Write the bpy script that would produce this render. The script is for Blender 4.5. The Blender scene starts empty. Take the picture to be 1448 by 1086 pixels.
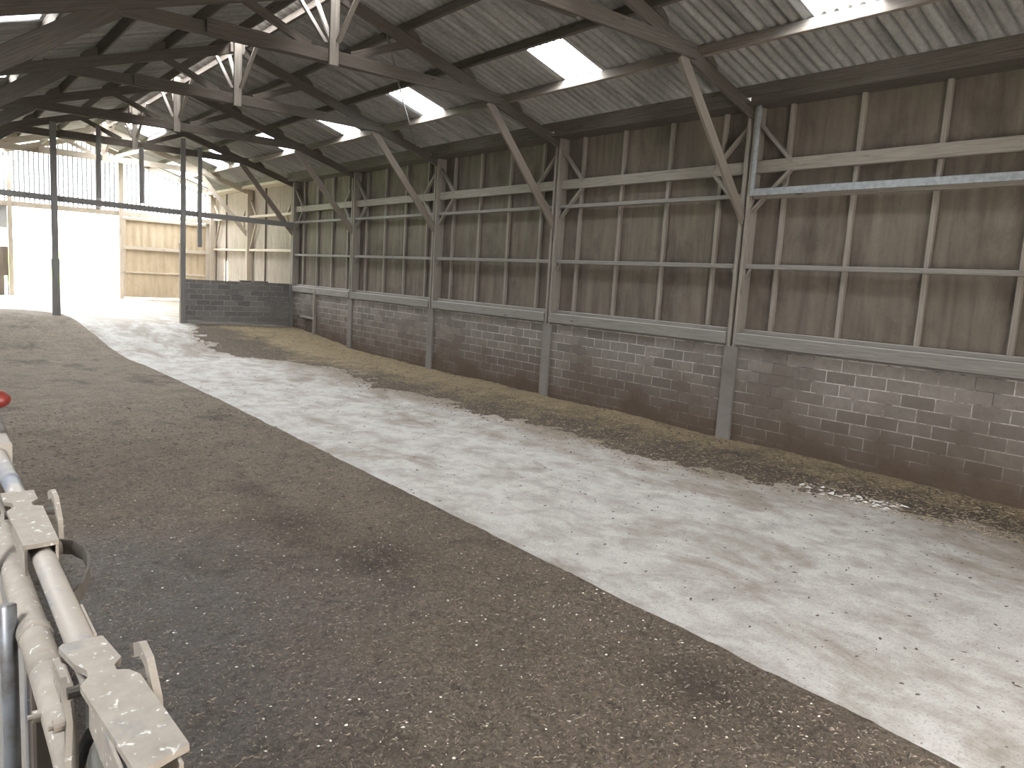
import bpy, math, random
import numpy as np
from mathutils import Vector, noise as mnoise
random.seed(7)
rng = np.random.default_rng(11)
C = bpy.context.scene.collection
SC = bpy.context.scene

# ------------------------------------------------------------------ dimensions (metres)
L = 4.57                      # bay
YK = lambda k: 7.408 + k * L  # truss / post lines; the far gable stands on line 6
XC = 5.45                     # ridge
SL = 0.315                    # roof slope
XP = 10.42                    # inner face of the right wall posts
GY = YK(6)                    # far gable
RAFT = lambda x: 5.80 - SL * (abs(x - XC) - (9.11 - XC))      # top of rafters
SHEET = lambda x: RAFT(x) + 0.18                               # roof sheets
PURL = [3.66, 2.52, 1.35, 0.22]                                # purlin distances from the ridge

def floor_z(x, y):
    s = min(max((y - 19.5) / 6.2, 0), 1); s = s * s * (3 - 2 * s)
    q = min(max((y - 25.7) / 9.1, 0), 1)
    return s * (0.48 - 0.045 * (min(max(x, 0), 11) - 6.8) * (1 - q)) + 0.28 * q

# ------------------------------------------------------------------ materials
def new_mat(name):
    m = bpy.data.materials.new(name); m.use_nodes = True
    nt = m.node_tree; b = nt.nodes['Principled BSDF']
    return m, nt, b
def N(nt, t, **kw):
    n = nt.nodes.new(t)
    for k, v in kw.items(): setattr(n, k, v)
    return n
def ramp(nt, stops, fac):
    r = N(nt, 'ShaderNodeValToRGB')
    e = r.color_ramp.elements
    while len(e) < len(stops): e.new(0.5)
    for el, (p, c) in zip(e, stops):
        el.position = p; el.color = (*c, 1) if len(c) == 3 else c
    nt.links.new(fac, r.inputs[0]); return r.outputs[0]
def mix(nt, fac, a, b, mode='MIX'):
    m = N(nt, 'ShaderNodeMix', data_type='RGBA', blend_type=mode)
    for sock, v in ((m.inputs[0], fac), (m.inputs[6], a), (m.inputs[7], b)):
        if hasattr(v, 'links') or hasattr(v, 'is_linked'): nt.links.new(v, sock)
        elif isinstance(v, (int, float)): sock.default_value = v
        else: sock.default_value = (*v, 1)
    return m.outputs[2]
def math_(nt, op, a, b=None, clamp=False):
    m = N(nt, 'ShaderNodeMath', operation=op, use_clamp=clamp)
    for i, v in enumerate((a, b)):
        if v is None: continue
        if hasattr(v, 'is_linked'): nt.links.new(v, m.inputs[i])
        else: m.inputs[i].default_value = v
    return m.outputs[0]
def coord(nt, kind, scale=(1, 1, 1), loc=(0, 0, 0)):
    if kind == 'world': src = N(nt, 'ShaderNodeNewGeometry').outputs['Position']
    else: src = N(nt, 'ShaderNodeTexCoord').outputs[kind]
    mp = N(nt, 'ShaderNodeMapping'); mp.inputs['Scale'].default_value = scale; mp.inputs['Location'].default_value = loc
    nt.links.new(src, mp.inputs[0]); return mp.outputs[0]
def noise(nt, vec, scale, detail=5, rough=0.6, dist=0.0):
    n = N(nt, 'ShaderNodeTexNoise'); n.inputs['Scale'].default_value = scale
    n.inputs['Detail'].default_value = detail; n.inputs['Roughness'].default_value = rough
    n.inputs['Distortion'].default_value = dist
    nt.links.new(vec, n.inputs['Vector']); return n.outputs['Fac']
def bump(nt, b, h, strength, dist=0.01):
    n = N(nt, 'ShaderNodeBump'); n.inputs['Strength'].default_value = strength; n.inputs['Distance'].default_value = dist
    nt.links.new(h, n.inputs['Height']); nt.links.new(n.outputs[0], b.inputs['Normal'])
def setc(nt, b, col, rough=0.85, spec=0.2):
    if hasattr(col, 'is_linked'): nt.links.new(col, b.inputs['Base Color'])
    else: b.inputs['Base Color'].default_value = (*col, 1)
    b.inputs['Roughness'].default_value = rough
    b.inputs['Specular IOR Level'].default_value = spec
def remap(nt, v, a, b_, c=0.0, d=1.0):
    m = N(nt, 'ShaderNodeMapRange'); nt.links.new(v, m.inputs[0])
    for i, x in enumerate((a, b_, c, d)): m.inputs[i + 1].default_value = x
    return m.outputs[0]

def wood(name, dark, mid, light, dust=(0.42, 0.39, 0.35), dust_amt=0.75, grain=30):
    m, nt, b = new_mat(name)
    uv = coord(nt, 'UV', (1.2, grain, 1)); uv2 = coord(nt, 'UV', (0.7, 3, 1))
    g = noise(nt, uv, 1.6, 6, 0.65, 0.6); g2 = noise(nt, uv2, 1.3, 4, 0.6)
    col = ramp(nt, [(0.28, dark), (0.5, mid), (0.75, light)], g)
    col = mix(nt, remap(nt, g2, 0.3, 0.72, 0, 0.55), col, mid)
    kn = N(nt, 'ShaderNodeTexVoronoi'); kn.inputs['Scale'].default_value = 1.0
    nt.links.new(coord(nt, 'UV', (1.1, 6, 1)), kn.inputs['Vector'])
    col = mix(nt, remap(nt, kn.outputs['Distance'], 0.05, 0.09, 0.7, 0), col, tuple(c * 0.4 for c in dark))
    geo = N(nt, 'ShaderNodeNewGeometry'); sp = N(nt, 'ShaderNodeSeparateXYZ'); nt.links.new(geo.outputs['True Normal'], sp.inputs[0])
    top = remap(nt, sp.outputs['Z'], 0.6, 0.9, 0, dust_amt)
    col = mix(nt, top, col, dust)
    setc(nt, b, col, 0.9, 0.15); bump(nt, b, g, 0.35, 0.004)
    return m

M = {}
M['truss'] = wood('old_truss_timber', (0.065, 0.056, 0.048), (0.112, 0.097, 0.084), (0.18, 0.16, 0.141), dust=(0.26, 0.235, 0.21))
M['brace'] = wood('brown_brace_timber', (0.14, 0.118, 0.098), (0.205, 0.175, 0.148), (0.28, 0.246, 0.213))
M['wall'] = wood('grey_wall_timber', (0.17, 0.15, 0.13), (0.265, 0.238, 0.21), (0.36, 0.33, 0.295), dust=(0.5, 0.47, 0.43))
M['sill'] = wood('bleached_sill_timber', (0.16, 0.148, 0.135), (0.235, 0.22, 0.203), (0.32, 0.305, 0.285), dust=(0.58, 0.55, 0.52), dust_amt=0.95)
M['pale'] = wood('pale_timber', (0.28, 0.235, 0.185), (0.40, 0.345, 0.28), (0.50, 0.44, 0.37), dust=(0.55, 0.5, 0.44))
M['stan'] = wood('grey_stanchion', (0.13, 0.125, 0.12), (0.19, 0.183, 0.178), (0.26, 0.253, 0.245))

def mk_board():
    m, nt, b = new_mat('dusty_fibre_board')
    p = coord(nt, 'world', (1, 3.2, 0.32)); p2 = coord(nt, 'world', (1, 1, 1))
    n1 = noise(nt, p, 1.6, 6, 0.62, 0.3); n2 = noise(nt, p2, 26, 4, 0.7); n3 = noise(nt, coord(nt, 'world', (1, 0.8, 0.6)), 0.9, 3)
    col = ramp(nt, [(0.25, (0.085, 0.072, 0.06)), (0.5, (0.165, 0.141, 0.118)), (0.8, (0.25, 0.215, 0.182))], n1)
    col = mix(nt, remap(nt, n3, 0.4, 0.7, 0, 0.6), col, (0.20, 0.17, 0.142))
    col = mix(nt, remap(nt, n2, 0.3, 0.75, 0.0, 0.3), col, (0.10, 0.087, 0.074))
    # mildew blotches of their own shape
    n4 = noise(nt, coord(nt, 'world', (1, 1.1, 0.7), (2, 5, 1)), 1.4, 6, 0.65, 0.4)
    col = mix(nt, remap(nt, n4, 0.5, 0.68, 0, 0.6), col, (0.075, 0.064, 0.055))
    setc(nt, b, col, 0.92, 0.1); bump(nt, b, n2, 0.2, 0.003)
    return m
M['board'] = mk_board()

def mk_block(name, c_lo, c_hi, mortar, stain, axis='y', stain_h=(0.1, 1.15), amt=0.85):
    m, nt, b = new_mat(name)
    geo = N(nt, 'ShaderNodeNewGeometry'); sp = N(nt, 'ShaderNodeSeparateXYZ'); nt.links.new(geo.outputs['Position'], sp.inputs[0])
    cb = N(nt, 'ShaderNodeCombineXYZ')
    wob = noise(nt, coord(nt, 'world'), 1.3, 3)
    nt.links.new(sp.outputs['Y' if axis == 'y' else 'X'], cb.inputs[0])
    nt.links.new(math_(nt, 'ADD', sp.outputs['Z'], math_(nt, 'MULTIPLY', wob, 0.02)), cb.inputs[1])
    br = N(nt, 'ShaderNodeTexBrick'); nt.links.new(cb.outputs[0], br.inputs['Vector'])
    br.inputs['Scale'].default_value = 1; br.inputs['Brick Width'].default_value = 0.44; br.inputs['Row Height'].default_value = 0.178
    br.inputs['Mortar Size'].default_value = 0.0085; br.inputs['Mortar Smooth'].default_value = 0.25; br.inputs['Bias'].default_value = -0.1
    br.inputs['Color1'].default_value = (*c_lo, 1); br.inputs['Color2'].default_value = (*c_hi, 1)
    n1 = noise(nt, coord(nt, 'world'), 9, 6, 0.7); n2 = noise(nt, coord(nt, 'world'), 1.1, 4); n3 = noise(nt, coord(nt, 'world'), 60, 3)
    face = mix(nt, remap(nt, n1, 0.35, 0.7, 0, 0.45), br.outputs['Color'], tuple(c * 0.62 for c in c_lo))
    # mortar comes and goes: dusted, smeared or missing
    mk = math_(nt, 'MULTIPLY', br.outputs['Fac'], remap(nt, n1, 0.3, 0.55, 0.25, 1.0))
    dk = math_(nt, 'MULTIPLY', br.outputs['Fac'], remap(nt, n2, 0.5, 0.62, 0.0, 0.8))
    face = mix(nt, mk, face, mortar)
    face = mix(nt, dk, face, tuple(c * 0.3 for c in c_lo))
    # splashed muck above the floor
    hz = math_(nt, 'ADD', sp.outputs['Z'], math_(nt, 'MULTIPLY', math_(nt, 'SUBTRACT', n2, 0.5), -1.3))
    st = remap(nt, hz, stain_h[0], stain_h[1], amt, 0.0)
    face = mix(nt, st, face, mix(nt, n1, stain, tuple(c * 1.6 for c in stain)))
    setc(nt, b, face, 0.93, 0.1)
    h = math_(nt, 'ADD', math_(nt, 'MULTIPLY', br.outputs['Fac'], -0.7), math_(nt, 'MULTIPLY', n3, 0.35))
    bump(nt, b, h, 0.7, 0.008)
    return m
M['block'] = mk_block('muck_stained_blockwork', (0.185, 0.165, 0.147), (0.285, 0.258, 0.234), (0.52, 0.485, 0.45), (0.07, 0.05, 0.037), 'y', (0.1, 1.3), 0.92)
M['block2'] = mk_block('grey_partition_blockwork', (0.15, 0.142, 0.135), (0.235, 0.222, 0.21), (0.36, 0.345, 0.325), (0.17, 0.15, 0.13), 'x', (0.3, 1.0), 0.5)

def mk_conc(name, base, dirt, sc=1.0):
    m, nt, b = new_mat(name)
    n1 = noise(nt, coord(nt, 'world'), 6 * sc, 6, 0.7); n2 = noise(nt, coord(nt, 'world'), 1.2 * sc, 5, 0.65)
    col = mix(nt, remap(nt, n2, 0.4, 0.7, 0, 0.7), base, dirt)
    col = mix(nt, remap(nt, n1, 0.4, 0.8, 0, 0.4), col, tuple(c * 0.55 for c in base))
    setc(nt, b, col, 0.9, 0.15); bump(nt, b, n1, 0.3, 0.006)
    return m
M['pillar'] = mk_conc('grey_pillar_concrete', (0.225, 0.208, 0.19), (0.15, 0.134, 0.118))

def mk_roof():
    m, nt, b = new_mat('weathered_cement_sheet')
    p = coord(nt, 'world', (0.22, 2.4, 0.22)); n1 = noise(nt, p, 2.4, 6, 0.68, 0.2)
    n2 = noise(nt, coord(nt, 'world', (1, 1, 1)), 14, 4, 0.7); n3 = noise(nt, coord(nt, 'world', (0.35, 5.8, 0.35)), 1.0, 2)
    col = ramp(nt, [(0.27, (0.105, 0.1, 0.093)), (0.45, (0.26, 0.252, 0.238)), (0.72, (0.39, 0.382, 0.365))], n1)
    col = mix(nt, remap(nt, n2, 0.45, 0.8, 0, 0.5), col, (0.12, 0.11, 0.097))
    col = mix(nt, remap(nt, n3, 0.55, 0.75, 0, 0.45), col, (0.13, 0.12, 0.105))
    setc(nt, b, col, 0.9, 0.15); bump(nt, b, n2, 0.15, 0.004)
    return m
M['roof'] = mk_roof()

def mk_sheet(name, lo, hi):
    m, nt, b = new_mat(name)
    n1 = noise(nt, coord(nt, 'world', (3, 3, 0.4)), 2.0, 5, 0.6); n2 = noise(nt, coord(nt, 'world'), 8, 4)
    col = mix(nt, remap(nt, n1, 0.3, 0.7), lo, hi); col = mix(nt, remap(nt, n2, 0.55, 0.8, 0, 0.4), col, tuple(c * 0.6 for c in lo))
    setc(nt, b, col, 0.8, 0.2); return m
M['sheet'] = mk_sheet('beige_wall_sheet', (0.36, 0.315, 0.26), (0.47, 0.42, 0.355))
M['door'] = mk_sheet('tan_door_sheet', (0.33, 0.262, 0.178), (0.43, 0.35, 0.25))
M['darkpanel'] = mk_sheet('brown_panel', (0.17, 0.14, 0.115), (0.24, 0.2, 0.165))
M['greypanel'] = mk_sheet('grey_panel', (0.36, 0.36, 0.36), (0.46, 0.46, 0.46))

def mk_clear(name, base_t, shade_t, shade_stripes=False, tint=(0.62, 0.66, 0.70, 1)):
    """translucent corrugated sheet: part of the daylight comes straight through, the rest is scattered"""
    m = bpy.data.materials.new(name); m.use_nodes = True; nt = m.node_tree
    nt.nodes.clear(); out = N(nt, 'ShaderNodeOutputMaterial')
    tr = N(nt, 'ShaderNodeBsdfTransparent'); tr.inputs[0].default_value = (0.93, 0.97, 1, 1)
    tl = N(nt, 'ShaderNodeBsdfTranslucent'); tl.inputs[0].default_value = tint
    df = N(nt, 'ShaderNodeBsdfDiffuse'); df.inputs[0].default_value = (0.42, 0.44, 0.46, 1)
    a = N(nt, 'ShaderNodeMixShader'); a.inputs[0].default_value = 0.4
    nt.links.new(tl.outputs[0], a.inputs[1]); nt.links.new(df.outputs[0], a.inputs[2])
    mx = N(nt, 'ShaderNodeMixShader')
    if shade_stripes:
        sp = N(nt, 'ShaderNodeSeparateXYZ'); nt.links.new(N(nt, 'ShaderNodeNewGeometry').outputs['Position'], sp.inputs[0])
        ph = math_(nt, 'SINE', math_(nt, 'MULTIPLY', sp.outputs['X'], 2 * math.pi / 0.163))
        nt.links.new(remap(nt, ph, -0.5, 0.1, shade_t, base_t), mx.inputs[0])  # dark stripes paint in the shading of the corrugation
    else:
        mx.inputs[0].default_value = base_t
    nt.links.new(a.outputs[0], mx.inputs[1]); nt.links.new(tr.outputs[0], mx.inputs[2])
    nt.links.new(mx.outputs[0], out.inputs[0]); return m
M['clear'] = mk_clear('translucent_rooflight', 0.82, 0.8)
M['gableclear'] = mk_clear('translucent_gable_sheet', 0.72, 0.0, True, (0.022, 0.024, 0.027, 1))

def mk_floor():
    m, nt, b = new_mat('worn_concrete_floor')
    p = coord(nt, 'world', (1.0, 0.55, 1)); sp = N(nt, 'ShaderNodeSeparateXYZ'); nt.links.new(N(nt, 'ShaderNodeNewGeometry').outputs['Position'], sp.inputs[0])
    n1 = noise(nt, p, 1.1, 8, 0.68, 0.4); n2 = noise(nt, coord(nt, 'world'), 7, 6, 0.7); n3 = noise(nt, coord(nt, 'world'), 45, 4, 0.7)
    n4 = noise(nt, coord(nt, 'world', (1, 0.8, 1), (4, 9, 0)), 2.6, 7, 0.72, 0.3)
    col = mix(nt, n2, (0.30, 0.284, 0.263), (0.47, 0.452, 0.428))
    col = mix(nt, remap(nt, n4, 0.44, 0.64, 0, 0.8), col, (0.225, 0.203, 0.18))
    col = mix(nt, remap(nt, math_(nt, 'ADD', n1, remap(nt, sp.outputs['Y'], 17, 30, 0, 0.10)), 0.52, 0.66, 0, 0.85), col, (0.19, 0.163, 0.135))
    # trodden dirt carried out of the straw thins away over the concrete
    e = math_(nt, 'ADD', sp.outputs['X'], math_(nt, 'ADD', math_(nt, 'MULTIPLY', math_(nt, 'SUBTRACT', n1, 0.5), 5.0), math_(nt, 'MULTIPLY', math_(nt, 'SUBTRACT', n2, 0.5), 2.2)))
    e = math_(nt, 'ADD', e, remap(nt, sp.outputs['Y'], 8, 22, 0, 0.9))
    e = math_(nt, 'ADD', e, remap(nt, sp.outputs['Y'], 3, 8, -1.1, 0))
    col = mix(nt, remap(nt, e, 7.0, 8.5, 0, 0.9), col, mix(nt, n3, (0.09, 0.074, 0.058), (0.27, 0.225, 0.17)))
    col = mix(nt, remap(nt, n3, 0.53, 0.70, 0, 0.8), col, (0.15, 0.13, 0.11))
    setc(nt, b, col, 0.82, 0.3); bump(nt, b, math_(nt, 'ADD', n2, math_(nt, 'MULTIPLY', n3, 0.6)), 0.45, 0.008)
    return m
M['floor'] = mk_floor()

def mk_litter():
    m, nt, b = new_mat('trodden_litter')
    P = coord(nt, 'world'); sp = N(nt, 'ShaderNodeSeparateXYZ'); nt.links.new(N(nt, 'ShaderNodeNewGeometry').outputs['Position'], sp.inputs[0])
    n1 = remap(nt, noise(nt, P, 34, 9, 0.82, 1.0), 0.36, 0.64); n2 = noise(nt, P, 11, 8, 0.75, 0.6); n3 = noise(nt, P, 0.75, 5, 0.6, 0.3)
    fresh = mix(nt, n1, (0.062, 0.047, 0.035), (0.385, 0.305, 0.228))
    dry = mix(nt, n1, (0.13, 0.102, 0.074), (0.42, 0.345, 0.262))
    wet = mix(nt, n1, (0.07, 0.063, 0.057), (0.235, 0.22, 0.21))
    far = math_(nt, 'ADD', sp.outputs['Y'], math_(nt, 'MULTIPLY', n3, 7.0))
    col = mix(nt, remap(nt, far, 9.5, 17), fresh, dry)
    # damp scraped patch in front of the barrier
    dx = math_(nt, 'MULTIPLY', math_(nt, 'SUBTRACT', sp.outputs['X'], 1.25), 0.72); dy = math_(nt, 'MULTIPLY', math_(nt, 'SUBTRACT', sp.outputs['Y'], 5.0), 0.42)
    r = math_(nt, 'SQRT', math_(nt, 'ADD', math_(nt, 'MULTIPLY', dx, dx), math_(nt, 'MULTIPLY', dy, dy)))
    r = math_(nt, 'ADD', r, math_(nt, 'MULTIPLY', math_(nt, 'SUBTRACT', n3, 0.5), 1.6))
    wm = remap(nt, r, 0.45, 1.2, 0.75, 0)
    col = mix(nt, wm, col, wet)
    # dark dung patches
    for cx, cy, rr in ((3.1, 5.55, 0.55), (2.75, 6.7, 0.6), (3.75, 2.6, 0.5)):
        ax = math_(nt, 'SUBTRACT', sp.outputs['X'], cx); ay = math_(nt, 'MULTIPLY', math_(nt, 'SUBTRACT', sp.outputs['Y'], cy), 0.8)
        q = math_(nt, 'ADD', math_(nt, 'SQRT', math_(nt, 'ADD', math_(nt, 'MULTIPLY', ax, ax), math_(nt, 'MULTIPLY', ay, ay))), math_(nt, 'MULTIPLY', math_(nt, 'SUBTRACT', n2, 0.5), 1.1))
        col = mix(nt, remap(nt, q, 0.0, rr, 0.75, 0), col, (0.055, 0.042, 0.033))
    n5 = noise(nt, coord(nt, 'world', (1, 0.7, 1), (3.1, 1.7, 0)), 0.95, 5, 0.65, 0.2)
    col = mix(nt, remap(nt, n5, 0.55, 0.68, 0, 0.7), col, (0.07, 0.056, 0.044))
    col = mix(nt, remap(nt, n2, 0.52, 0.66, 0, 0.7), col, (0.06, 0.047, 0.036))
    col = mix(nt, remap(nt, noise(nt, coord(nt, 'world', (1, 1, 1), (7, 2, 0)), 2.3, 7, 0.7, 0.4), 0.42, 0.62, 0, 0.45), col, mix(nt, n1, (0.05, 0.039, 0.03), (0.24, 0.19, 0.145)))
    setc(nt, b, col, 0.85, 0.25)
    nt.links.new(remap(nt, wm, 0, 0.9, 0.88, 0.6), b.inputs['Roughness'])
    bump(nt, b, math_(nt, 'ADD', n1, math_(nt, 'MULTIPLY', n2, 2)), 1.0, 0.02)
    return m
M['litter'] = mk_litter()

def mk_straw():
    m, nt, b = new_mat('chopped_straw')
    P = coord(nt, 'world'); sp = N(nt, 'ShaderNodeSeparateXYZ'); nt.links.new(N(nt, 'ShaderNodeNewGeometry').outputs['Position'], sp.inputs[0])
    n1 = remap(nt, noise(nt, P, 32, 8, 0.82, 1.2), 0.36, 0.64); n3 = noise(nt, P, 1.3, 5, 0.65)
    gold = mix(nt, n1, (0.15, 0.115, 0.068), (0.56, 0.45, 0.285)); muck = mix(nt, n1, (0.06, 0.048, 0.038), (0.22, 0.18, 0.14))
    e = math_(nt, 'ADD', math_(nt, 'MULTIPLY', math_(nt, 'SUBTRACT', sp.outputs['X'], 9.55), 0.7), math_(nt, 'MULTIPLY', math_(nt, 'SUBTRACT', sp.outputs['Y'], 9.0), 0.07))
    e = math_(nt, 'ADD', e, math_(nt, 'MULTIPLY', math_(nt, 'SUBTRACT', n3, 0.5), 2.4))
    col = mix(nt, remap(nt, e, -0.35, 0.45), muck, gold)
    col = mix(nt, remap(nt, noise(nt, P, 4.5, 7, 0.72, 0.5), 0.5, 0.66, 0, 0.7), col, muck)
    setc(nt, b, col, 0.9, 0.15); bump(nt, b, n1, 0.9, 0.02)
    return m
M['straw'] = mk_straw()

def plain(name, c, rough=0.8, metal=0.0, spec=0.3, var=0.35, sc=12, c2=None, bumpy=0.15):
    m, nt, b = new_mat(name)
    n = noise(nt, coord(nt, 'world'), sc, 5, 0.65)
    col = mix(nt, remap(nt, n, 0.35, 0.7), c, c2 if c2 else tuple(x * (1 - var) for x in c))
    setc(nt, b, col, rough, spec); b.inputs['Metallic'].default_value = metal
    if bumpy: bump(nt, b, n, bumpy, 0.003)
    return m
M['flecks'] = plain('pale_grain', (0.66, 0.61, 0.52), 0.6, var=0.2, bumpy=0)
M['stalk'] = plain('dry_stalk', (0.36, 0.30, 0.22), 0.8, c2=(0.17, 0.135, 0.10), sc=40, bumpy=0)
M['goldstalk'] = plain('golden_stalk', (0.50, 0.41, 0.265), 0.8, c2=(0.27, 0.21, 0.13), sc=30, bumpy=0)
M['clod'] = plain('dark_clod', (0.10, 0.082, 0.066), 0.9, sc=9, bumpy=0)
M['lime'] = plain('white_lime', (0.62, 0.6, 0.57), 0.85, sc=20)
M['galv'] = plain('galvanised_steel', (0.42, 0.44, 0.465), 0.45, 0.35, 0.4, 0.35, 14)
M['darkgalv'] = plain('stained_galvanised_steel', (0.27, 0.28, 0.30), 0.4, 0.4, 0.4, c2=(0.12, 0.10, 0.085), sc=9)
M['rod'] = plain('dull_steel_rod', (0.2, 0.19, 0.18), 0.6, 0.3)
M['red'] = plain('red_plastic', (0.24, 0.035, 0.026), 0.35, 0, 0.5, 0.25, 20, bumpy=0)
M['rubber'] = plain('black_rubber', (0.03, 0.03, 0.028), 0.7)
M['grass'] = plain('meadow_grass', (0.20, 0.42, 0.045), 0.9, c2=(0.12, 0.34, 0.032), sc=0.6)
M['yard'] = plain('dry_yard', (0.52, 0.48, 0.42), 0.9, sc=3)
M['brownsteel'] = plain('brown_stained_steel', (0.13, 0.105, 0.085), 0.8, 0.1, c2=(0.09, 0.072, 0.058), sc=9)
M['sage'] = plain('grey_green_sheet', (0.27, 0.265, 0.235), 0.8, sc=14)
M['stop'] = plain('rusty_steel', (0.085, 0.072, 0.06), 0.8, 0.2, c2=(0.125, 0.113, 0.10), sc=9)

def mk_gate():
    """dust-caked galvanised steel with bright chipped flecks and bare spots"""
    m, nt, b = new_mat('dust_caked_steel')
    P = coord(nt, 'world'); n1 = noise(nt, P, 20, 6, 0.7); n2 = noise(nt, coord(nt, 'world', (1, 1, 1)), 44, 4, 0.6, 0.35); n3 = noise(nt, P, 7, 4, 0.6)
    col = mix(nt, remap(nt, n1, 0.3, 0.72), (0.335, 0.293, 0.25), (0.25, 0.216, 0.182))
    col = mix(nt, remap(nt, n2, 0.62, 0.68, 0, 0.8), col, (0.66, 0.645, 0.62))
    col = mix(nt, remap(nt, n3, 0.62, 0.7, 0, 0.7), col, (0.2, 0.2, 0.205))
    setc(nt, b, col, 0.75, 0.3); bump(nt, b, n1, 0.25, 0.003)
    return m
M['gate'] = mk_gate()
def mk_gatetube():
    m, nt, b = new_mat('dusty_galvanised_tube')
    P = coord(nt, 'world', (1, 0.5, 1)); n3 = noise(nt, P, 5, 4, 0.6); n2 = noise(nt, coord(nt, 'world', (1, 0.6, 1)), 46, 4, 0.6, 0.4)
    col = mix(nt, remap(nt, n3, 0.45, 0.58), (0.335, 0.297, 0.258), (0.205, 0.212, 0.24))
    col = mix(nt, remap(nt, n2, 0.63, 0.69, 0, 0.8), col, (0.62, 0.62, 0.61))
    setc(nt, b, col, 0.55, 0.4); return m
M['gatetube'] = mk_gatetube()

# ------------------------------------------------------------------ mesh builder
class MB:
    def __init__(s): s.v = []; s.f = []; s.uv = []
    def quad(s, idx, uvs): s.f.append(idx); s.uv.append(uvs)
    def beam(s, p, q, w, h, up=(0, 0, 1)):
        """square timber from p to q, w wide sideways, h deep along up"""
        p = Vector(p); q = Vector(q); d = q - p; ln = d.length; d.normalize()
        up = Vector(up); side = d.cross(up)
        if side.length < 1e-4: side = d.cross(Vector((1, 0, 0)))
        side.normalize(); u = side.cross(d).normalized()
        c = min(0.006, w * 0.2, h * 0.2)
        prof = [(-w/2 + c, -h/2), (w/2 - c, -h/2), (w/2, -h/2 + c), (w/2, h/2 - c), (w/2 - c, h/2), (-w/2 + c, h/2), (-w/2, h/2 - c), (-w/2, -h/2 + c)]
        b = len(s.v); o = random.random() * 20; ov = random.random() * 20
        for e in (p, q):
            for a, bb in prof: s.v.append(e + side * a + u * bb)
        acc = 0.0
        for i in range(8):
            j = (i + 1) % 8; wd = math.hypot(prof[j][0] - prof[i][0], prof[j][1] - prof[i][1])
            s.quad((b + i, b + j, b + 8 + j, b + 8 + i), [(o, ov + acc), (o, ov + acc + wd), (o + ln, ov + acc + wd), (o + ln, ov + acc)])
            acc += wd
        s.quad(tuple(b + i for i in range(7, -1, -1)), [(o + a * .05, ov + bb) for a, bb in prof[::-1]])
        s.quad(tuple(b + 8 + i for i in range(8)), [(o + a * .05, ov + bb) for a, bb in prof])
        return s
    def box(s, x0, x1, y0, y1, z0, z1):
        dx, dy, dz = x1 - x0, y1 - y0, z1 - z0; cx, cy, cz = (x0 + x1) / 2, (y0 + y1) / 2, (z0 + z1) / 2
        if dx >= dy and dx >= dz: return s.beam((x0, cy, cz), (x1, cy, cz), dy, dz)
        if dy >= dz: return s.beam((cx, y0, cz), (cx, y1, cz), dx, dz)
        return s.beam((cx, cy, z0), (cx, cy, z1), dx, dy, (0, 1, 0))
    def tube(s, pts, r, n=12, cap=True):
        pts = [Vector(p) for p in pts]; rs = r if isinstance(r, (list, tuple)) else [r] * len(pts)
        b = len(s.v); ref = None
        for i, p in enumerate(pts):
            d = (pts[min(i + 1, len(pts) - 1)] - pts[max(i - 1, 0)]).normalized()
            if ref is None: ref = d.orthogonal().normalized()
            ref = (ref - d * ref.dot(d)).normalized(); o = d.cross(ref)
            for k in range(n):
                a = 2 * math.pi * k / n
                s.v.append(p + (ref * math.cos(a) + o * math.sin(a)) * rs[i])
        for i in range(len(pts) - 1):
            for k in range(n):
                k2 = (k + 1) % n; A = b + i * n
                s.quad((A + k, A + k2, A + n + k2, A + n + k), [(i, k / n), (i, (k + 1) / n), (i + 1, (k + 1) / n), (i + 1, k / n)])
        if cap:
            s.quad(tuple(b + k for k in range(n - 1, -1, -1)), [(0, 0)] * n)
            e = b + (len(pts) - 1) * n
            s.quad(tuple(e + k for k in range(n)), [(0, 0)] * n)
        return s
    def strip(s, pts, w, t, wdir):
        """flat bar that follows pts; w wide along wdir, t thick"""
        pts = [Vector(p) for p in pts]; wd = Vector(wdir).normalized(); b = len(s.v)
        for i, p in enumerate(pts):
            d = (pts[min(i + 1, len(pts) - 1)] - pts[max(i - 1, 0)]).normalized()
            wv = (wd - d * wd.dot(d)).normalized(); nn = d.cross(wv)
            for a, c in ((-.5, -.5), (.5, -.5), (.5, .5), (-.5, .5)): s.v.append(p + wv * w * a + nn * t * c)
        for i in range(len(pts) - 1):
            for k in range(4):
                k2 = (k + 1) % 4; A = b + i * 4
                s.quad((A + k, A + k2, A + 4 + k2, A + 4 + k), [(0, 0), (0, 1), (1, 1), (1, 0)])
        s.quad((b + 3, b + 2, b + 1, b), [(0, 0)] * 4); e = b + (len(pts) - 1) * 4
        s.quad((e, e + 1, e + 2, e + 3), [(0, 0)] * 4); return s
    def prism(s, outline, z0, z1):
        n = len(outline); b = len(s.v)
        for z in (z0, z1):
            for x, y in outline: s.v.append(Vector((x, y, z)))
        for i in range(n):
            j = (i + 1) % n; s.quad((b + i, b + j, b + n + j, b + n + i), [(0, 0), (1, 0), (1, 1), (0, 1)])
        s.quad(tuple(b + i for i in range(n - 1, -1, -1)), [(0, 0)] * n); s.quad(tuple(b + n + i for i in range(n)), [(0, 0)] * n)
        return s
    def prism_y(s, outline, y0, y1):
        """outline in x,z pushed along y"""
        n = len(outline); b = len(s.v)
        for y in (y0, y1):
            for x, z in outline: s.v.append(Vector((x, y, z)))
        for i in range(n):
            j = (i + 1) % n; s.quad((b + i, b + j, b + n + j, b + n + i), [(0, 0), (.2, 0), (.2, .1), (0, .1)])
        s.quad(tuple(b + i for i in range(n - 1, -1, -1)), [(0, 0)] * n); s.quad(tuple(b + n + i for i in range(n)), [(0, 0)] * n)
        return s
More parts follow.
